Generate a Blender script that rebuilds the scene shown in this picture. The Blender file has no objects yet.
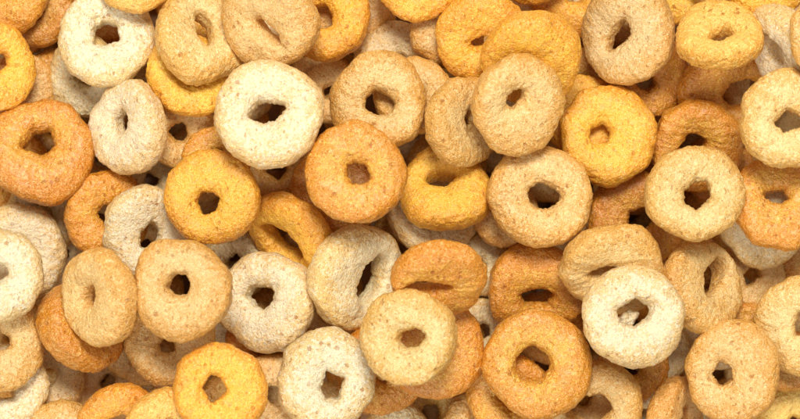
import bpy, math, random
import numpy as np

# ------------------------------------------------------------------ camera, light, exposure
P = 0.000125            # one photo pixel in metres: a ring is about 12.5 mm across
D = 2222.0              # camera distance from the middle of the pile, in photo pixels
Z0 = 95.0               # height (photo pixels) at which 800 px fill the frame
scene = bpy.context.scene
COL = scene.collection
cam_data = bpy.data.cameras.new('camera')
cam = bpy.data.objects.new('camera', cam_data); COL.objects.link(cam)
cam.location = (0, 0, (Z0 + D) * P)
cam_data.sensor_width = 36.0
cam_data.lens = 36.0 * D / 800.0
cam_data.clip_start = 0.01; cam_data.clip_end = 20.0
cam_data.dof.use_dof = True
cam_data.dof.focus_distance = (D - 45) * P
cam_data.dof.aperture_fstop = 30.0
scene.camera = cam

world = bpy.data.worlds.new('World'); scene.world = world
world.use_nodes = True
bg = world.node_tree.nodes['Background']
bg.inputs['Color'].default_value = (1.0, 0.93, 0.84, 1)
bg.inputs['Strength'].default_value = 0.42

def area(name, loc, target, size, power, col):
    ld = bpy.data.lights.new(name, 'AREA'); ld.shape = 'RECTANGLE'
    ld.size, ld.size_y = size; ld.energy = power; ld.color = col
    o = bpy.data.objects.new(name, ld); COL.objects.link(o)
    o.location = loc
    d = [target[i] - loc[i] for i in range(3)]
    from mathutils import Vector
    o.rotation_euler = Vector(d).to_track_quat('-Z', 'Y').to_euler()
    return o
area('softbox_key', (0.02, 0.24, 0.46), (0, 0, 0.01), (0.18, 0.14), 2.85, (1.0, 0.95, 0.88))
area('softbox_fill', (-0.20, -0.34, 0.34), (0, 0, 0.01), (0.30, 0.25), 1.2, (1.0, 0.98, 0.96))

scene.view_settings.view_transform = 'Standard'
scene.view_settings.look = 'None'
scene.view_settings.exposure = 0.0
scene.view_settings.gamma = 1.0

# ------------------------------------------------------------------ materials
class NT:
    def __init__(s, mat):
        mat.use_nodes = True; s.t = mat.node_tree; s.n = s.t.nodes; s.l = s.t.links
    def node(s, typ, **kw):
        n = s.n.new(typ)
        for k, v in kw.items(): setattr(n, k, v)
        return n
    def put(s, sock, v):
        if hasattr(v, 'is_output'): s.l.new(v, sock)
        else: sock.default_value = v
    def math(s, op, a, b=0.0, c=None, clamp=False):
        n = s.node('ShaderNodeMath', operation=op, use_clamp=clamp)
        s.put(n.inputs[0], a); s.put(n.inputs[1], b)
        if c is not None: s.put(n.inputs[2], c)
        return n.outputs[0]
    def mixc(s, f, a, b, mode='MIX'):
        n = s.node('ShaderNodeMix', data_type='RGBA', blend_type=mode)
        s.put(n.inputs[0], f); s.put(n.inputs[6], a); s.put(n.inputs[7], b)
        return n.outputs[2]
    def noise(s, vec, scale, detail=2.0, rough=0.5, dist=0.0):
        n = s.node('ShaderNodeTexNoise'); s.l.new(vec, n.inputs['Vector'])
        n.inputs['Scale'].default_value = scale; n.inputs['Detail'].default_value = detail
        n.inputs['Roughness'].default_value = rough; n.inputs['Distortion'].default_value = dist
        return n.outputs[0]
    def ramp(s, v, lo, hi, a=0.0, b=1.0):
        n = s.node('ShaderNodeMapRange', interpolation_type='SMOOTHSTEP'); s.put(n.inputs[0], v)
        n.inputs[1].default_value = lo; n.inputs[2].default_value = hi
        n.inputs[3].default_value = a; n.inputs[4].default_value = b
        return n.outputs[0]

def cereal_material():
    m = bpy.data.materials.new('toasted_cereal'); g = NT(m)
    bsdf = g.n['Principled BSDF']
    tc = g.node('ShaderNodeTexCoord'); oi = g.node('ShaderNodeObjectInfo')
    sc = g.node('ShaderNodeVectorMath', operation='SCALE'); g.l.new(tc.outputs['Object'], sc.inputs[0])
    sc.inputs['Scale'].default_value = 1.0 / P
    rnd = g.math('MULTIPLY', oi.outputs['Random'], 900.0)
    ad = g.node('ShaderNodeVectorMath', operation='ADD'); g.l.new(sc.outputs[0], ad.inputs[0]); g.l.new(rnd, ad.inputs[1])
    co = ad.outputs[0]
    rim = g.node('ShaderNodeAttribute', attribute_name='rim').outputs['Fac']
    glaze = oi.outputs['Alpha']
    base = oi.outputs['Color']
    n_big = g.noise(co, 0.034, 2, 0.55, 0.6)
    n_mid = g.noise(co, 0.11, 3, 0.6, 0.4)
    n_fine = g.noise(co, 0.30, 4, 0.68, 0.3)
    n_grain = g.noise(co, 0.95, 2, 0.6)
    # toasted patches, more along the outer rim and round the hole
    t = g.math('MULTIPLY_ADD', n_big, 2.3, -1.08)
    t = g.math('ADD', t, g.math('MULTIPLY', rim, 1.15))
    t = g.math('ADD', t, g.math('MULTIPLY_ADD', n_mid, 3.2, -1.55))
    t = g.math('ADD', t, g.math('MULTIPLY_ADD', n_fine, 6.5, -3.2))
    t = g.math('ADD', t, g.math('MULTIPLY_ADD', glaze, 0.95, -0.42), clamp=True)
    toasted = g.mixc(1.0, base, (0.85, 0.55, 0.095, 1), 'MULTIPLY')
    c = g.mixc(g.math('MULTIPLY', t, g.math('MULTIPLY_ADD', glaze, 0.35, 0.66)), base, toasted)
    # pale floury flecks; the fine set also paints highlights into the colour
    fl = g.ramp(g.math('MULTIPLY_ADD', n_mid, 0.5, g.math('MULTIPLY', n_fine, 0.6)), 0.55, 0.70)
    pale = g.mixc(0.32, base, (1.0, 0.82, 0.42, 1))
    c = g.mixc(g.math('MULTIPLY', fl, 0.6), c, pale)
    fl2 = g.ramp(n_grain, 0.56, 0.68)
    c = g.mixc(g.math('MULTIPLY', fl2, 0.45), c, (1.0, 0.82, 0.42, 1))
    # grain
    gr = g.ramp(n_grain, 0.30, 0.72, 0.64, 1.14)
    comb = g.node('ShaderNodeCombineColor'); [g.l.new(gr, comb.inputs[i]) for i in range(3)]
    c = g.mixc(0.7, c, comb.outputs[0], 'MULTIPLY')
    # pores: small browned pits, some drawn out into slits
    mp = g.node('ShaderNodeMapping'); g.l.new(co, mp.inputs['Vector'])
    mp.inputs['Rotation'].default_value = (0.4, 0.2, 0.9); mp.inputs['Scale'].default_value = (1.0, 0.55, 1.0)
    wn = g.node('ShaderNodeTexNoise'); g.l.new(co, wn.inputs['Vector']); wn.inputs['Scale'].default_value = 0.35
    wn.inputs['Detail'].default_value = 3.0
    def wob(vec):
        a = g.node('ShaderNodeVectorMath', operation='MULTIPLY_ADD'); g.l.new(wn.outputs['Color'], a.inputs[0])
        a.inputs[1].default_value = (4, 4, 4); g.l.new(vec, a.inputs[2]); return a.outputs[0]
    def pores(scale, lo, hi, vec, keep):
        v = g.node('ShaderNodeTexVoronoi'); g.l.new(wob(vec), v.inputs['Vector']); v.inputs['Scale'].default_value = scale
        v.inputs['Randomness'].default_value = 1.0
        d = g.ramp(g.math('ADD', v.outputs['Distance'], g.math('MULTIPLY_ADD', n_grain, 0.16, -0.08)), lo, hi, 1.0, 0.0)
        sp = g.node('ShaderNodeSeparateColor'); g.l.new(v.outputs['Color'], sp.inputs[0])
        return g.math('MULTIPLY', d, g.math('GREATER_THAN', sp.outputs[0], keep))
    p1 = pores(0.075, 0.09, 0.20, co, 0.72)
    p2 = pores(0.17, 0.10, 0.25, mp.outputs[0], 0.55)
    p3 = pores(0.30, 0.16, 0.36, co, 0.62)
    pit = g.math('MAXIMUM', p1, g.math('MAXIMUM', g.math('MULTIPLY', p2, 0.8), g.math('MULTIPLY', p3, 0.5)))
    dark = g.mixc(1.0, base, (0.50, 0.23, 0.06, 1), 'MULTIPLY')
    c = g.mixc(g.math('MULTIPLY', pit, g.ramp(n_big, 0.38, 0.62, 0.35, 0.80)), c, dark)
    g.l.new(c, bsdf.inputs['Base Color'])
    # surface: sugary crinkle
    cr = g.node('ShaderNodeTexVoronoi', feature='SMOOTH_F1'); g.l.new(co, cr.inputs['Vector'])
    cr.inputs['Scale'].default_value = 0.42; cr.inputs['Smoothness'].default_value = 0.5
    wr = g.noise(co, 0.20, 4, 0.62, 0.8)
    h = g.math('MULTIPLY', wr, 0.9)
    h = g.math('ADD', h, g.math('MULTIPLY', cr.outputs['Distance'], 1.3))
    h = g.math('ADD', h, g.math('MULTIPLY', n_fine, 1.7))
    h = g.math('ADD', h, g.math('MULTIPLY', n_grain, 1.1))
    h = g.math('SUBTRACT', h, g.math('MULTIPLY', pit, 2.2))
    b = g.node('ShaderNodeBump'); b.inputs['Strength'].default_value = 0.64
    b.inputs['Distance'].default_value = P; g.l.new(h, b.inputs['Height'])
    g.l.new(b.outputs[0], bsdf.inputs['Normal'])
    r = g.math('MULTIPLY_ADD', n_fine, 1.3, -0.26)
    r = g.math('MAXIMUM', 0.16, g.math('SUBTRACT', r, g.math('MULTIPLY', glaze, 0.12), clamp=True))
    g.l.new(r, bsdf.inputs['Roughness'])
    bsdf.inputs['Specular IOR Level'].default_value = 0.6
    g.l.new(g.math('MULTIPLY', glaze, 0.25), bsdf.inputs['Coat Weight'])
    bsdf.inputs['Coat Roughness'].default_value = 0.30
    bsdf.inputs['Subsurface Weight'].default_value = 0.35
    bsdf.inputs['Subsurface Radius'].default_value = (1.0, 0.62, 0.25)
    bsdf.inputs['Subsurface Scale'].default_value = 4.5 * P
    return m

def table_material():
    m = bpy.data.materials.new('dark_tabletop'); g = NT(m); bsdf = g.n['Principled BSDF']
    tc = g.node('ShaderNodeTexCoord')
    n = g.noise(tc.outputs['Object'], 220.0, 4, 0.6)
    g.l.new(g.mixc(n, (0.42, 0.23, 0.10, 1), (0.50, 0.29, 0.14, 1)), bsdf.inputs['Base Color'])
    bsdf.inputs['Roughness'].default_value = 0.45
    return m
MAT = cereal_material(); MAT_TABLE = table_material()

# ------------------------------------------------------------------ the setting
def tag(o, label, cat, group=None):
    o['label'] = label; o['category'] = cat
    if group: o['group'] = group
me = bpy.data.meshes.new('tabletop')
hw = 0.6
me.from_pydata([(-hw,-hw,0),(hw,-hw,0),(hw,hw,0),(-hw,hw,0)], [], [(0,1,2,3)])
me.materials.append(MAT_TABLE)
top = bpy.data.objects.new('tabletop', me); COL.objects.link(top); top['kind'] = 'structure'

# ------------------------------------------------------------------ ring geometry (photo pixels)
def waves(rng, pts, wavelength, n):
    """smooth random field at pts (N,3): a sum of waves in random directions"""
    d = rng.normal(size=(n, 3)); d /= np.linalg.norm(d, axis=1)[:, None]
    k = d * (2*np.pi/wavelength) * rng.uniform(0.7, 1.5, size=(n, 1))
    ph = rng.uniform(0, 2*np.pi, n)
    return np.sin(pts @ k.T + ph).sum(axis=1) * (1.4/np.sqrt(n))

def polygon_radius(rng, th, r, elong, eang, n=0):
    n = n or rng.integers(5, 8)
    a = np.sort((np.arange(n) + rng.uniform(-0.28, 0.28, n)) * 2*np.pi/n + rng.uniform(0, 6.28))
    rad = r * rng.uniform(0.88, 1.26, n)
    x = rad*np.cos(a) * elong; y = rad*np.sin(a) / elong
    c, s = math.cos(eang), math.sin(eang)
    V = np.stack([c*x - s*y, s*x + c*y], 1)
    out = np.full_like(th, 1e9)
    for i in range(n):
        p, q = V[i], V[(i+1) % n]; e = q - p; nrm = np.array([e[1], -e[0]]); L = np.linalg.norm(nrm)
        nrm /= L; dd = p @ nrm
        den = np.cos(th)*nrm[0] + np.sin(th)*nrm[1]
        with np.errstate(divide='ignore', invalid='ignore'):
            rr = np.where(den*dd > 1e-6, dd/den, 1e9)
        out = np.minimum(out, np.where(rr > 0, rr, 1e9))
    k = max(1, len(th)//24)                                    # round the corners a little
    ker = np.hanning(2*k+3)[1:-1]; ker /= ker.sum()
    o3 = np.concatenate([out, out, out]); o3 = np.convolve(o3, ker, 'same')
    o3 = o3[len(th):2*len(th)]
    for q in (8, 13, 19): o3 = o3 + r*rng.uniform(0.004, 0.018)*np.cos(q*th + rng.uniform(0, 6.28))
    return o3

def ring_points(seed, R, hole, thick, square, nu, nv, rough=1.0, hn=0):
    rng = np.random.default_rng(seed)
    th = np.linspace(0, 2*np.pi, nu, endpoint=False); u = np.linspace(0, 2*np.pi, nv, endpoint=False)
    Ro = np.full(nu, R)
    for k in (2, 3, 4, 5, 7, 11):
        Ro = Ro + R * rng.normal() * {2:.018, 3:.013, 4:.009, 5:.009, 7:.007, 11:.005}[k] * np.cos(k*th + rng.uniform(0, 6.28))
    ox, oy, hr, el, ea = hole
    ri = polygon_radius(rng, th, hr, el, ea, hn)
    Hh = R*thick * (1 + 0.06*np.cos(th + rng.uniform(0, 6.28)) + 0.05*np.cos(2*th + rng.uniform(0, 6.28)))
    c, s = np.cos(u), np.sin(u)
    cx = np.sign(c)*np.abs(c)**(2/square); sz = np.sign(s)*np.abs(s)**(2/square)
    f = (cx + 1)/2                                              # 0 at the hole, 1 at the outer edge
    F = f[None, :]; T = th[:, None]
    rin = ri[:, None]
    X = (rin*np.cos(T) + ox)*(1-F) + Ro[:, None]*np.cos(T)*F
    Y = (rin*np.sin(T) + oy)*(1-F) + Ro[:, None]*np.sin(T)*F
    Z = Hh[:, None]*sz[None, :] * (0.90 + 0.10*np.sin(np.pi*np.clip(F, 0, 1)))
    pts = np.stack([X, Y, Z], -1).reshape(-1, 3)
    # outward direction of the tube surface
    mid = np.stack([(np.cos(T)*(Ro[:, None]+rin)/2 + ox*.5) + 0*F, (np.sin(T)*(Ro[:, None]+rin)/2 + oy*.5) + 0*F, 0*T + 0*F], -1).reshape(-1, 3)
    nrm = pts - mid; nrm /= np.linalg.norm(nrm, axis=1)[:, None] + 1e-9
    d = 0.62*waves(rng, pts, 36, 10) + 0.26*waves(rng, pts, 15, 14) + 0.26*waves(rng, pts, 7.5, 18) + 0.13*waves(rng, pts, 4.5, 16)
    # a few dents
    for _ in range(rng.integers(4, 8)):
        i = rng.integers(len(pts)); rr = rng.uniform(3, 8)
        d -= rng.uniform(0.5, 1.6) * np.exp(-((pts - pts[i])**2).sum(1)/(rr*rr))
    if nu > 150:
        for _ in range(rng.integers(5, 13)):                    # open pores
            i = rng.integers(len(pts)); rr = rng.uniform(1.5, 2.8); q = (pts - pts[i]) @ np.diag([rng.uniform(.6, 1.2), rng.uniform(.6, 1.2), 1.0])
            d -= rng.uniform(0.9, 2.0) * np.exp(-((q**2).sum(1)/(rr*rr))**1.5)
    pts = pts + nrm * (d*rough)[:, None]
    # slightly warped like baked dough
    k = rng.normal(0, 0.05, 2)/R
    pts[:, 2] += k[0]*(pts[:, 0]**2 - pts[:, 1]**2) + k[1]*2*pts[:, 0]*pts[:, 1]
    topness = (np.sin(u) > -0.2)
    rim = np.clip((F - 0.42)/0.50, 0, 1)**1.3 + 0*T
    rim = rim + 0.4*np.clip((0.12 - F)/0.12, 0, 1)
    return pts, rim.reshape(-1)

def faces(nu, nv):
    i = np.arange(nu)[:, None]; j = np.arange(nv)[None, :]
    i2 = (i+1) % nu; j2 = (j+1) % nv
    return np.stack([i*nv+j + 0*i2, i2*nv+j, i2*nv+j2, i*nv+j2], -1).reshape(-1, 4)
FACES = {}
def make_mesh(name, pts, rim, nu, nv):
    if (nu, nv) not in FACES: FACES[(nu, nv)] = faces(nu, nv).astype(np.int32)
    q = FACES[(nu, nv)]
    me = bpy.data.meshes.new(name)
    me.vertices.add(len(pts)); me.vertices.foreach_set('co', (pts*P).astype(np.float32).ravel())
    me.loops.add(q.size); me.loops.foreach_set('vertex_index', q.ravel())
    me.polygons.add(len(q)); me.polygons.foreach_set('loop_start', np.arange(0, q.size, 4, dtype=np.int32))
    me.polygons.foreach_set('use_smooth', np.ones(len(q), dtype=bool))
    a = me.attributes.new('rim', 'FLOAT', 'POINT'); a.data.foreach_set('value', rim.astype(np.float32))
    me.materials.append(MAT)
    me.update(calc_edges=True); me.validate()
    return me

def rotation(tilt, az, spin):
    """leans the ring's top face towards image direction az by tilt; spin turns it about its own axis first"""
    a, t = math.radians(az), math.radians(tilt)
    k = np.array([-math.sin(a), math.cos(a), 0.0])
    K = np.array([[0, -k[2], k[1]], [k[2], 0, -k[0]], [-k[1], k[0], 0]])
    return np.eye(3) + math.sin(t)*K + (1-math.cos(t))*(K@K)

# height map of what is already lying there
CELL = 2.5; GX0, GY0 = -620.0, -430.0; NX, NY = 500, 345
HM = np.zeros((NX, NY))
def fields(pts, cx, cy):
    ix = ((pts[:, 0]+cx-GX0)/CELL).astype(int); iy = ((pts[:, 1]+cy-GY0)/CELL).astype(int)
    ok = (ix >= 0) & (ix < NX) & (iy >= 0) & (iy < NY)
    key = ix[ok]*NY + iy[ok]; z = pts[ok, 2]
    lo = np.full(NX*NY, 1e9); hi = np.full(NX*NY, -1e9)
    np.minimum.at(lo, key, z); np.maximum.at(hi, key, z)
    return key, lo, hi
def settle(pts_of, px, py, bite):
    """finds the height at which a ring rests on what lies below it"""
    z = 60.0
    for _ in range(3):
        f = 1 - (z - Z0)/D
        cx, cy = (px - 400)*f, -(py - 209.5)*f
        pts = pts_of(f)
        key, lo, hi = fields(pts, cx, cy)
        uk = np.unique(key)
        gap = HM.ravel()[uk] - lo[uk]
        z = float(np.quantile(gap, 1 - bite)) 
        z = max(z, float(-pts[:, 2].min()))
    f = 1 - (z - Z0)/D
    cx, cy = (px - 400)*f, -(py - 209.5)*f
    key, lo, hi = fields(pts, cx, cy); uk = np.unique(key)
    hm = HM.ravel(); hm[uk] = np.maximum(hm[uk], hi[uk] + z)
    return cx, cy, z, f

# ------------------------------------------------------------------ colours (linear) : rgb, glaze
TONES = {
 'white':  ((0.90, 0.77, 0.52), 0.14),
 'cream':  ((0.90, 0.745, 0.45), 0.14),
 'grey':   ((0.84, 0.66, 0.37), 0.25),  # darkened cream: the shade on low-lying rings is put into the colour
 'pink':   ((0.86, 0.61, 0.28), 0.38),
 'tan':    ((0.87, 0.615, 0.255), 0.42),
 'wheat':  ((0.84, 0.56, 0.22), 0.44),
 'pale yellow': ((0.97, 0.63, 0.15), 0.26),
 'yellow': ((1.0, 0.565, 0.055), 0.27),
 'amber':  ((0.95, 0.51, 0.050), 0.46),
 'orange': ((0.85, 0.465, 0.062), 0.78),
 'rust':   ((0.80, 0.42, 0.050), 0.85),
 'brown':  ((0.70, 0.42, 0.090), 0.80),
}
GROUP = 'toasted cereal rings in the pile'
def ring(i, spec, label, group=GROUP, lod=(184, 84)):
    x, y, R, tilt, az, tone, level, hole, opt = spec
    rng = random.Random(1000 + i)
    thick = opt.get('thick', 0.305); square = opt.get('square', 2.95)
    hx, hy, hr, el, ea = (list(hole) + [1.0, 0.0][max(0, len(hole)-3):])[:5] if hole else (x, y, R*0.25, 1.0, 0.0)
    if tilt > 30: hr *= 1.22
    a, t = math.radians(az), math.radians(tilt)
    d = (math.cos(a), math.sin(a))
    ox, oy = hx - x, -(hy - y)
    if hole:
        sh = R*thick*0.75*math.sin(t)
        ox -= sh*d[0]; oy -= sh*d[1]
        along = ox*d[0] + oy*d[1]; k = along/max(0.35, math.cos(t)) - along
        ox += k*d[0]; oy += k*d[1]
    else: ox = oy = 0
    L = math.hypot(ox, oy); mx = 0.28*R
    if L > mx: ox *= mx/L; oy *= mx/L
    nu, nv = lod
    pts, rim = ring_points(5000 + i + opt.get('seed', 0)*977, R, (ox, oy, hr, el, math.radians(ea)), thick, square, nu, nv, hn=opt.get('hn', 0))
    Rm = rotation(tilt, az, 0)
    rot = pts @ Rm.T
    cx, cy, z, f = settle(lambda f: rot*f, x, y, opt.get('bite', {0: .08, 1: .08, 2: .07, 3: .05, 4: .05, 5: .06}.get(level, 0.075)))
    me = make_mesh('cereal_ring', pts*f, rim, nu, nv)
    o = bpy.data.objects.new('cereal_ring', me); COL.objects.link(o)
    from mathutils import Matrix
    o.matrix_world = Matrix.Translation((cx*P, cy*P, z*P)) @ Matrix(Rm.tolist()).to_4x4()
    META.append((o, x, y))
    rgb, gl = TONES[tone]
    v = rng.uniform(-0.05, 0.05); w = rng.uniform(-0.06, 0.06)
    o.color = (rgb[0]*(1+v), rgb[1]*(1+v+w), rgb[2]*(1+v+1.8*w), min(1, max(0, gl + rng.uniform(-0.1, 0.1))))
    tag(o, label, 'cereal ring', group)
    return o, z

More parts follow.
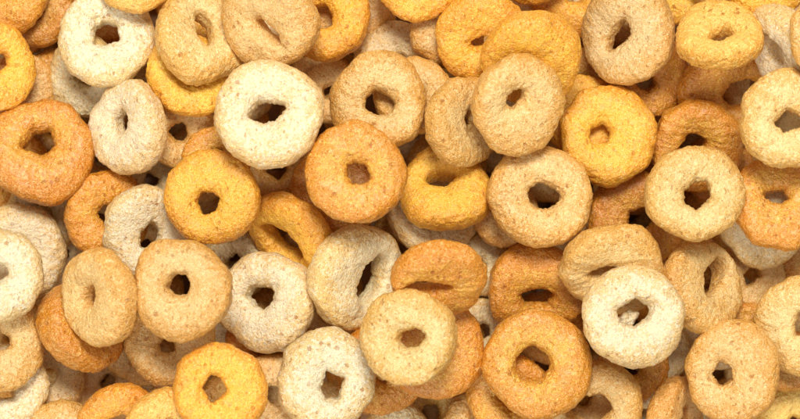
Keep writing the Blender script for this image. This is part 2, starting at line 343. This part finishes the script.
# x, y, radius, lean of the top face (degrees), direction it leans (0 right, 90 up), tone, level,
# hole (x, y, radius, elongation, angle), options, label
N = None
META = []
RINGS = [
 # ---- top left
 (-2,-14,52, 12,250,'orange',3, N,{}, 'orange ring cut by the top left corner, above the yellow one'),
 (36,8,40, 15,200,'brown',1, N,{}, 'darker brown ring in shadow between the corner ring and the big cream ring'),
 (-7,67,44, 24,0,'yellow',4,(4,62,9,1.3,60),{}, 'yellow ring cut off by the left edge, above the big orange ring'),
 (22,88,35, 15,0,'wheat',1, N,{}, 'toasted tan ring showing as a sliver right of the left edge yellow ring'),
 (86,76,41, 22,210,'cream',2, N,{}, 'cream ring half hidden under the big cream ring at top left'),
 (107,38,49.5, 12,80,'white',4,(107,34,12.5,1.05,20),{}, 'big cream white ring at top left with a five sided hole'),
 (128,127,47, 34,178,'white',4,(120,121,8,1.25,80),{}, 'oval cream white ring right of the big orange ring, small deep hole'),
 (200,37,49, 35,42,'tan',5,(206,28,9,1.4,100),{}, 'tan oval ring lying on a bright yellow ring near the top left'),
 (190,76,43, 25,45,'yellow',3, N,{}, 'bright yellow ring peeking out under the tan oval ring'),
 (136,-29,42, 8,270,'pale yellow',5, N,{}, 'pale ring cut by the top edge above the big cream white ring'),
 (160,88,38, 10,180,'pink',1, N,{}, 'pinkish tan ring glimpsed below right of the big cream white ring'),
 (269,18,52, 30,225,'tan',5,(267,33,10,1.7,-48),{}, 'large tan ring at the top with a long slanting hole'),
 (324,13,48, 12,100,'yellow',4,(321,17,12,1.0,0),{}, 'golden yellow ring tucked under the right of the large tan top ring'),
 (350,6,40, 5,0,'wheat',1, N,{}, 'tan ring visible as a strip right of the golden yellow top ring'),
 (333,92,32, 10,90,'wheat',1, N,{}, 'tan ring glimpsed between the whitest ring and the round tan ring'),
 (379,102,49.5, 8,120,'tan',4,(379,102,13.5,1.0,0),{}, 'round tan ring right of the whitest ring, wide diamond hole'),
 (397,62,43, 15,90,'grey',1,(405,59,7,1.3,0),{}, 'greyish cream ring behind the round tan ring near the top middle'),
 (418,-23,45, 10,270,'amber',5, N,{}, 'amber ring cut by the top edge left of the tall yellow ring'),
 (447,30,38, 10,0,'wheat',1, N,{}, 'tan ring barely showing under the amber top edge ring'),
 (482,38,48, 24,262,'yellow',4,(481,45,9,1.3,20),{}, 'yellow ring at the top middle lying under its yellow neighbour'),
 (531,58,51, 33,268,'yellow',5,(523,74,10),{}, 'yellow arched ring overlapping another yellow ring, partly covered by a tan ring'),
 (518,105,49, 18,310,'tan',6,(516,101,9.5,1.2,60),{}, 'tan ring on top of the two yellow rings, triangular hole'),
 (465,122,46, 36,355,'wheat',5,(472,121,8,1.6,80),{}, 'tan ring leaning under the left side of the tan ring with triangular hole'),
 (413,96,40, 12,90,'tan',2, N,{}, 'tan ring hidden behind the right edge of the round tan ring'),
 (575,-10,46, 10,270,'amber',1, N,{}, 'golden ring in shade at the top edge left of the big pinkish ring'),
 (530,-37,42, 5,270,'yellow',4, N,{}, 'yellow sliver of a ring at the top edge above the yellow arch'),
 (627,35,50, 28,188,'pink',5,(617,36,11,1.5,55),{}, 'big pinkish tan ring at the top with a slanted hole'),
 (682,-17,41, 12,280,'yellow',2, N,{}, 'yellow ring cut by the top edge right of the big pinkish ring'),
 (719,36,44, 42,95,'pale yellow',5,(720,33,9,1.3,35),{}, 'pale yellow oval ring tilted flat near the top right'),
 (765,-19,42, 10,260,'yellow',4, N,{}, 'smooth yellow ring cut by the top edge at the right'),
 (718,-26,33, 8,270,'tan',2, N,{}, 'tan ring just visible at the top edge above the pale yellow oval'),
 (781,50,46, 68,200,'white',4, N,{'thick':0.30}, 'white ring standing on edge near the top right corner'),
 (830,36,42, 10,180,'tan',6, N,{'bite':0.01}, 'tan ring cut off by the right edge above the pale round one'),
 (650,74,41, 18,330,'rust',2,(648,84,10),{}, 'rusty brown ring under the big pinkish ring'),
 (727,92,49, 22,275,'rust',3,(740,96,17,1.2,20),{}, 'brown arched ring below the pale yellow oval ring'),
 (788,119,49, 8,90,'tan',5,(789,122,12.5,1.15,10),{}, 'pale tan ring at the right edge with a wide dark hole'),
 # ---- upper middle
 (697,146,47, 20,268,'orange',3,(692,146,12,1.2,0),{}, 'orange brown arched ring behind the round tan ring at the right'),
 (608,135,49.5, 8,100,'yellow',6,(601,134,11,1.1,60),{}, 'round bright yellow ring right of centre with a small dark hole'),
 (583,116,41, 10,90,'yellow',3, N,{}, 'yellow ring peeking out on the left behind the round bright yellow ring'),
 (540,196,52, 7,60,'tan',6,(545,195,14.5,1.05,30),{'hn':9}, 'largest pale tan ring right of centre with crumbly round hole'),
 (445,191,46, 30,95,'yellow',4,(441,176,10,1.4,10),{'thick':0.38}, 'plump yellow ring left of the largest pale tan ring'),
 (355,173,51, 7,90,'orange',6,(357,172,11.5,1.05,0),{'square':3.3}, 'flat orange ring near the centre with cracks round its hole'),
 (336,192,47, 14,230,'rust',3, N,{}, 'reddish brown ring peeking out under the flat orange centre ring'),
 (269,114,54.5, 7,100,'white',6,(267,111,14,1.3,25),{'square':3.2,'bite':0.012}, 'whitest and widest ring, left of the flat orange ring'),
 (277,170,40, 8,0,'brown',1, N,{}, 'dim brown ring in the gap below the whitest ring'),
 (180,131,38, 15,300,'wheat',2, N,{}, 'tan ring in shade right of the oval cream white ring'),
 (217,158,34, 10,100,'orange',3, N,{}, 'small visible piece of orange ring above the round yellow ring'),
 (212,197,48, 7,120,'yellow',6,(208,201,11,1.05,0),{'square':3.2}, 'round yellow ring left of centre with a rusty looking hole'),
 (41,151,54, 18,80,'orange',6,(40,141,16,1.1,0),{}, 'big orange ring on the left with the widest hole'),
 (108,214,44, 20,0,'orange',3, N,{}, 'orange ring curving out from behind the white crescent ring'),
 (149,231,47, 20,5,'white',4,(151,236,11,1.3,60),{}, 'white crescent shaped ring between the orange crescent and round yellow ring'),
 (182,290,51, 8,150,'tan',6,(178,284,11.5,1.0,0),{'thick':0.36}, 'thick tan ring below the round yellow ring with funnel shaped hole'),
 (99,297,49, 41,193,'pale tan',5,(87,297,9,1.2,60),{}, 'smooth oval tan ring left of the thick tan ring'),
 (18,253,49, 8,0,'white',4, N,{}, 'white ring on the left overlapped by another white ring'),
 (-6,275,49, 8,0,'white',5,(-3,273,10),{}, 'white ring cut by the left edge lying on a second white ring'),
 (-2,347,46, 16,20,'tan',4,(3,340,9),{}, 'tan ring cut by the left edge below the white pair'),
 (83,326,48, 50,38,'rust',4, N,{'thick':0.36}, 'deep orange bean shaped ring leaning below the smooth oval tan ring'),
 # ---- lower left
 (6,386,42, 12,40,'white',3, N,{}, 'cream ring low at the left edge under the tan one'),
 (46,377,40, 20,60,'grey',2, N,{}, 'greyish cream ring in shade below the deep orange bean shaped ring'),
 (62,446,47, 6,0,'tan',4, N,{}, 'pale orange tan ring cut by the bottom edge at the left'),
 (121,424,43, 15,270,'amber',4, N,{}, 'amber ring rising from the bottom edge left of the small yellow one'),
 (167,430,42, 8,0,'pale yellow',5, N,{}, 'pale yellow ring at the bottom edge touching the yellow ring with triangle hole'),
 (171,342,46, 14,60,'tan',3,(169,344,8),{}, 'tan ring underneath the thick tan ring with funnel hole'),
 (142,350,37, 12,200,'wheat',2, N,{}, 'tan ring deep under the smooth oval ring'),
 (108,384,36, 10,90,'grey',1, N,{}, 'dim grey ring at the bottom of the gap right of the deep orange ring'),
 (220,390,47.5, 7,0,'yellow',6,(216,389,11.5,1.1,90),{'square':3.1}, 'yellow ring at the bottom left with a triangular hole'),
 (267,302,51, 18,160,'white',5,(259,296,12,1.1,-20),{'square':3.1}, 'white ring in the lower left middle with a star shaped hole'),
 (236,262,34, 10,90,'grey',2, N,{}, 'dim cream ring glimpsed above the white ring with the star shaped hole'),
 (291,233,46, 48,228,'yellow',4,(281,242,16,1.4,-45),{}, 'yellow ring leaning steeply between the round yellow and cream crescent rings'),
 (355,277,54, 42,342,'cream',5,(380,284,15,1.4,75),{}, 'large smooth cream ring leaning over, below the flat orange centre ring'),
 (330,313,32, 6,0,'wheat',1, N,{}, 'brownish ring deep between the two big white rings'),
 (326,379,50.5, 7,20,'white',6,(333,384,12.5,1.15,80),{'square':3.1}, 'white ring at the bottom middle with an orange glimpse in its hole'),
 (276,396,44, 12,150,'pink',3, N,{}, 'pinkish white ring behind the bottom middle white ring'),
 (262,345,36, 8,0,'rust',1, N,{}, 'dark rusty ring in the gap under the star hole white ring'),
 (380,371,45, 10,320,'rust',3, N,{}, 'glazed rusty ring showing beside the bottom middle white ring'),
 (407,337,49, 14,175,'tan',6,(409,338,11.5,1.15,0),{}, 'round tan ring lying on an orange ring at the lower middle'),
 (434,348,52, 8,300,'orange',5, N,{}, 'orange ring under the round tan ring at the lower middle'),
 (440,279,48, 44,272,'orange',5,(428,289,12,1.7,0),{}, 'glossy orange arched ring above the round tan lower middle ring'),
 (434,213,46, 25,90,'cream',2,(436,222,9,1.8,0),{}, 'cream ring lying under the plump yellow ring'),
 (506,214,34, 8,0,'wheat',3, N,{}, 'tan ring peeking from the lower left of the largest pale tan ring'),
 (478,264,32, 5,0,'grey',0, N,{}, 'shaded grey cream ring deep between the two orange arches'),
 # ---- lower right
 (535,291,49, 20,272,'orange',4,(534,300,13,1.4,0),{}, 'dark orange glazed ring above the big orange one at the bottom'),
 (538,364,54.5, 7,100,'orange',6,(532,363,17,1.0,0),{'square':3.2,'hn':10}, 'big orange ring at the bottom middle with a red brown pit'),
 (483,330,32, 5,0,'grey',1, N,{}, 'dim cream ring between the two lower orange rings'),
 (510,398,43, 10,200,'orange',3, N,{}, 'orange ring low at the bottom edge under the big orange ring'),
 (478,427,38, 8,0,'wheat',2, N,{}, 'shaded tan ring at the bottom edge left of the low orange ring'),
 (430,414,37, 8,0,'brown',1, N,{}, 'dim brown tan ring below the orange ring at the bottom edge'),
 (396,438,36, 6,0,'cream',2, N,{}, 'cream sliver of a ring at the bottom edge right of the white ring'),
 (612,268,52, 38,262,'tan',4,(604,274,9,1.7,10),{}, 'tan arched ring behind the cream ring with crumbs in its hole'),
 (633,316,51.5, 7,100,'white',6,(633,311,13,1.1,0),{'square':3.0}, 'cream white ring in the lower right with crumbs in its hole'),
 (702,287,48, 40,22,'tan',5,(716,276,13,1.6,55),{}, 'tan oval ring leaning right beside the cream ring with crumbs'),
 (695,193,49, 7,70,'tan',6,(697,193,13.5,1.1,80),{'square':3.1}, 'round tan ring at the right with an egg shaped hole'),
 (779,203,48, 20,100,'orange',4,(774,194,10,1.2,10),{}, 'grainy orange ring at the right edge under the pale tan one'),
 (764,223,45, 8,270,'cream',3, N,{}, 'cream tan ring lying beneath the grainy orange ring'),
 (750,276,36, 8,0,'wheat',1, N,{}, 'shaded tan ring below the grainy orange ring'),
 (637,221,50, 14,280,'rust',2,(641,221,12),{}, 'brown ring in shadow with a black hole, left of the egg hole ring'),
 (803,326,49, 22,180,'tan',5,(797,324,10,1.3,80),{}, 'pale tan ring cut by the right edge at the lower right'),
 (733,372,49.5, 12,178,'tan',6,(720,373,11.5,1.2,80),{'square':3.0}, 'toasted edged tan ring at the lower right with a narrow hole'),
 (745,336,34, 8,0,'orange',2, N,{}, 'orange ring glimpsed above the toasted edged tan ring'),
 (595,404,49, 30,225,'tan',4,(588,410,24),{'thick':0.26}, 'tan arch of a ring rising from the bottom edge right of the big orange ring'),
 (633,366,36, 10,0,'rust',3, N,{}, 'glazed dark orange ring in the gap under the cream ring with crumbs'),
 (660,350,32, 8,0,'grey',1, N,{}, 'cream bit of a ring between the cream ring with crumbs and the toasted one'),
 (677,421,45, 55,0,'pale tan',4,(688,421,11,1.3,90),{}, 'small looking pale arch at the bottom edge left of the toasted ring'),
 (646,416,30, 5,0,'grey',1, N,{}, 'grey white ring deep at the bottom edge between two pale arches'),
 (798,427,43, 8,120,'pale yellow',4, N,{}, 'pale yellow ring in the bottom right corner'),
 (787,360,32, 6,0,'brown',2, N,{}, 'dark brown ring in the gap left of the bottom right corner'),
 (812,270,34, 6,0,'brown',2, N,{}, 'brown ring at the right edge in shade above the lower pale tan one'),
 (151,182,32, 6,0,'grey',1, N,{}, 'dim cream ring under the oval cream white ring'),
 (102,160,30, 6,0,'wheat',1, N,{}, 'tan ring deep between the big orange ring and the oval cream one'),
 (44,214,38, 6,0,'grey',2, N,{}, 'shaded cream ring under the big orange ring at the left'),
 (582,398,34, 6,0,'wheat',1, N,{}, 'shaded tan ring inside the arch right of the big orange ring'),
]
TONES['pale tan'] = ((0.85, 0.56, 0.215), 0.40)

rng = random.Random(7)
# bottom layer: whole rings lying flat on the table under the pile
bottom = []
tones0 = ['wheat', 'tan', 'cream', 'brown', 'amber', 'grey', 'orange', 'tan', 'wheat']
j = 0
for r in range(-1, 7):
    for c in range(-1, 12):
        x = c*88 - 30 + (44 if r % 2 else 0) + rng.uniform(-4, 4); y = r*80 - 30 + rng.uniform(-4, 4)
        R = rng.uniform(39, 43); j += 1
        bottom.append((x, y, R, rng.uniform(0, 6), rng.uniform(0, 360), tones0[j*5 % 9], -1, N, {'bite':0.02}, j))
for r in range(6):
    for c in range(10):
        x = c*88 + 14 + (44 if r % 2 else 0) + rng.uniform(-7, 7); y = r*80 + 10 + rng.uniform(-7, 7)
        j += 1
        bottom.append((x, y, rng.uniform(36, 42), rng.uniform(0, 14), rng.uniform(0, 360), tones0[(j*7+2) % 9], -1, N, {'bite':0.08}, j))
BOTTOM_LABELS = {
  28: 'greyish cream ring between the yellow left edge ring and the five sided hole cream ring',
  32: 'shaded light tan ring between the greyish cream top ring and the golden yellow top ring',
  33: 'shaded brown ring deep between the taller yellow top ring and the leaning tan ring',
  34: 'shaded tan ring deep between the big pinkish ring and the yellow arch',
  35: 'shaded golden ring glimpsed through the hole of the big pinkish ring',
  42: 'shaded brown ring glimpsed through the hole of the big orange left ring',
  43: 'shaded tan ring deep between the oval cream ring and the half covered bright yellow ring',
  44: 'shaded golden ring glimpsed through the hole of the whitest ring',
  45: 'shaded tan ring deep between the whitest ring and the diamond hole tan ring',
  46: 'shaded greyish cream ring between the diamond hole tan ring and the flat orange centre ring',
  47: 'shaded light tan ring deep between the leaning tan ring and the plump yellow ring',
  49: 'shaded cream ring deep between the orange brown arch and the egg hole tan ring',
  50: 'shaded light tan ring glimpsed through the hole of the wide hole pale tan ring',
  54: 'shaded tan ring deep between the overlapped white left ring and the big orange left ring',
  56: 'shaded light tan ring glimpsed through the hole of the rusty hole yellow ring',
  57: 'shaded orange ring deep between the steep yellow ring and the rusty hole yellow ring',
  60: 'shaded brown ring glimpsed through the hole of the largest pale tan ring',
  61: 'shaded tan ring between the tan arch above crumb ring and the egg hole tan ring',
  62: 'shaded golden ring deep between the egg hole tan ring and the orange brown arch',
  68: 'shaded light tan ring between the overlapped white left ring and the deep orange bean ring',
  69: 'shaded brown ring glimpsed through the hole of the funnel hole tan ring',
  70: 'shaded tan ring deep between the funnel hole tan ring and the star hole white ring',
  71: 'shaded golden ring between the large smooth cream ring and the round lower middle tan ring',
  73: 'shaded greyish cream ring between the dark orange glazed ring and the big orange bottom ring',
  75: 'shaded orange ring glimpsed through the hole of the right leaning tan oval',
  76: 'shaded cream ring between the right leaning tan oval and the pale lower right edge ring',
  80: 'shaded golden ring deep between the tan left edge ring and the deep orange bean ring',
  81: 'shaded tan ring deep between the amber bottom edge ring and the deep orange bean ring',
  83: 'shaded light tan ring between the triangular hole yellow ring and the white bottom middle ring',
  84: 'shaded orange ring glimpsed through the hole of the white bottom middle ring',
  86: 'shaded light tan ring glimpsed through the hole of the big orange bottom ring',
  87: 'shaded brown ring deep between the bottom edge tan arch and the crumb filled cream ring',
  88: 'shaded tan ring glimpsed through the hole of the toasted edged ring',
  105: 'shaded tan ring between the yellow left edge ring and the five sided hole cream ring',
  106: 'shaded orange ring glimpsed through the hole of the five sided hole cream ring',
  107: 'golden ring between the tan oval ring at the top and the slanting hole tan ring',
  108: 'shaded cream ring glimpsed through the hole of the slanting hole tan ring',
  109: 'shaded tan ring deep between the greyish cream top ring and the amber top edge ring',
  111: 'shaded greyish cream ring deep between the yellow arch and the taller yellow top ring',
  112: 'shaded brown ring glimpsed through the hole of the big pinkish ring',
  113: 'shaded light tan ring glimpsed through the hole of the pale yellow oval ring',
  115: 'shaded orange ring between the yellow left edge ring and the five sided hole cream ring',
  116: 'shaded golden ring glimpsed through the hole of the oval cream ring',
  117: 'shaded cream ring glimpsed through the hole of the whitest ring',
  118: 'shaded tan ring deep between the golden yellow top ring and the whitest ring',
  120: 'shaded greyish cream ring deep between the triangular hole tan ring and the leaning tan ring',
  121: 'shaded brown ring deep between the big pinkish ring and the yellow arch',
  122: 'shaded light tan ring deep between the rusty brown ring and the round bright yellow ring',
  123: 'tan ring between the brown arch at top right and the wide hole pale tan ring',
  125: 'shaded golden ring deep between the big orange left ring and the overlapped white left ring',
  126: 'shaded cream ring deep between the orange crescent and the white crescent',
  127: 'shaded tan ring deep between the rusty hole yellow ring and the white crescent',
  128: 'shaded light tan ring deep between the whitest ring and the rusty hole yellow ring',
  130: 'shaded brown ring deep between the plump yellow ring and the leaning tan ring',
  131: 'shaded light tan ring glimpsed through the hole of the largest pale tan ring',
  132: 'shaded tan ring deep between the egg hole tan ring and the round bright yellow ring',
  133: 'shaded orange ring deep between the orange brown arch and the egg hole tan ring',
  135: 'shaded cream ring deep between the smooth oval tan ring and the overlapped white left ring',
  136: 'shaded tan ring glimpsed through the hole of the white crescent',
  137: 'shaded light tan ring between the star hole white ring and the funnel hole tan ring',
  138: 'shaded greyish cream ring glimpsed through the hole of the steep yellow ring',
  139: 'shaded brown ring deep between the large smooth cream ring and the flat orange centre ring',
  141: 'shaded tan ring between the tan arch above crumb ring and the largest pale tan ring',
  142: 'shaded orange ring deep between the right leaning tan oval and the egg hole tan ring',
  143: 'shaded golden ring between the right leaning tan oval and the pale lower right edge ring',
  145: 'shaded tan ring deep between the tan left edge ring and the deep orange bean ring',
  147: 'shaded greyish cream ring between the partly buried tan ring and the star hole white ring',
  148: 'shaded brown ring glimpsed through the hole of the star hole white ring',
  149: 'light tan ring between the large smooth cream ring and the round lower middle tan ring',
  150: 'shaded tan ring deep between the dark orange glazed ring and the big orange bottom ring',
  151: 'shaded orange ring deep between the big orange bottom ring and the dark orange glazed ring',
  152: 'shaded golden ring glimpsed through the hole of the crumb filled cream ring',
  153: 'shaded cream ring deep between the toasted edged ring and the right leaning tan oval',
  154: 'shaded tan ring glimpsed through the hole of the pale lower right edge ring',
  155: 'shaded light tan ring between the deep orange bean ring and the tan left edge ring',
  156: 'shaded greyish cream ring between the pale yellow bottom ring and the amber bottom edge ring',
  157: 'shaded brown ring glimpsed through the hole of the triangular hole yellow ring',
  158: 'shaded light tan ring glimpsed through the hole of the white bottom middle ring',
  159: 'shaded tan ring between the round lower middle tan ring and the white bottom middle ring',
  161: 'shaded golden ring glimpsed through the hole of the bottom edge tan arch',
  162: 'shaded cream ring deep between the bottom edge tan arch and the toasted edged ring',
}
BOTTOM_LOOP = True
for i, b in enumerate(bottom):
    inside = -30 < b[0] < 830 and -30 < b[1] < 450
    lab = BOTTOM_LABELS.get(b[9])
    o, z = ring(400 + i, b[:9], lab or 'loose cereal ring lying just beyond the edge of the photograph', lod=(112, 52) if lab else (80, 36),
                group=GROUP if lab else 'cereal rings beyond the frame')
    if not lab and (inside or not (-110 < b[0] < 910 and -100 < b[1] < 520)):
        me = o.data; bpy.data.objects.remove(o); bpy.data.meshes.remove(me)      # wholly hidden under the others


order = sorted(range(len(RINGS)), key=lambda k: RINGS[k][6])
for k in order:
    s = RINGS[k]
    o, z = ring(k, s[:9], s[9])



def crumb(x, y, z, size, tone, label, seed):
    r = np.random.default_rng(seed)
    import bmesh
    bm = bmesh.new(); bmesh.ops.create_icosphere(bm, subdivisions=4, radius=1.0)
    v = np.array([q.co[:] for q in bm.verts])
    v = v*(1 + 0.20*waves(r, v, 1.6, 8) + 0.07*waves(r, v, 0.6, 10))[:, None]*np.array(size)*0.5
    f = 1 - (z - Z0)/D
    for q, p in zip(bm.verts, v): q.co = p*P
    me = bpy.data.meshes.new('cereal_crumb'); bm.to_mesh(me); bm.free()
    for p in me.polygons: p.use_smooth = True
    me.materials.append(MAT)
    o = bpy.data.objects.new('cereal_crumb', me); COL.objects.link(o)
    o.location = ((x-400)*f*P, -(y-209.5)*f*P, z*P); o.rotation_euler = (0.3, 0.2, 0.5)
    o.color = (*TONES[tone][0], 0.2); tag(o, label, 'cereal crumb')
    return o

crumb(628, 318, 150, (18, 13, 11), 'white', 'small cream crumb lodged in the hole of the lower right cream white ring', 3)
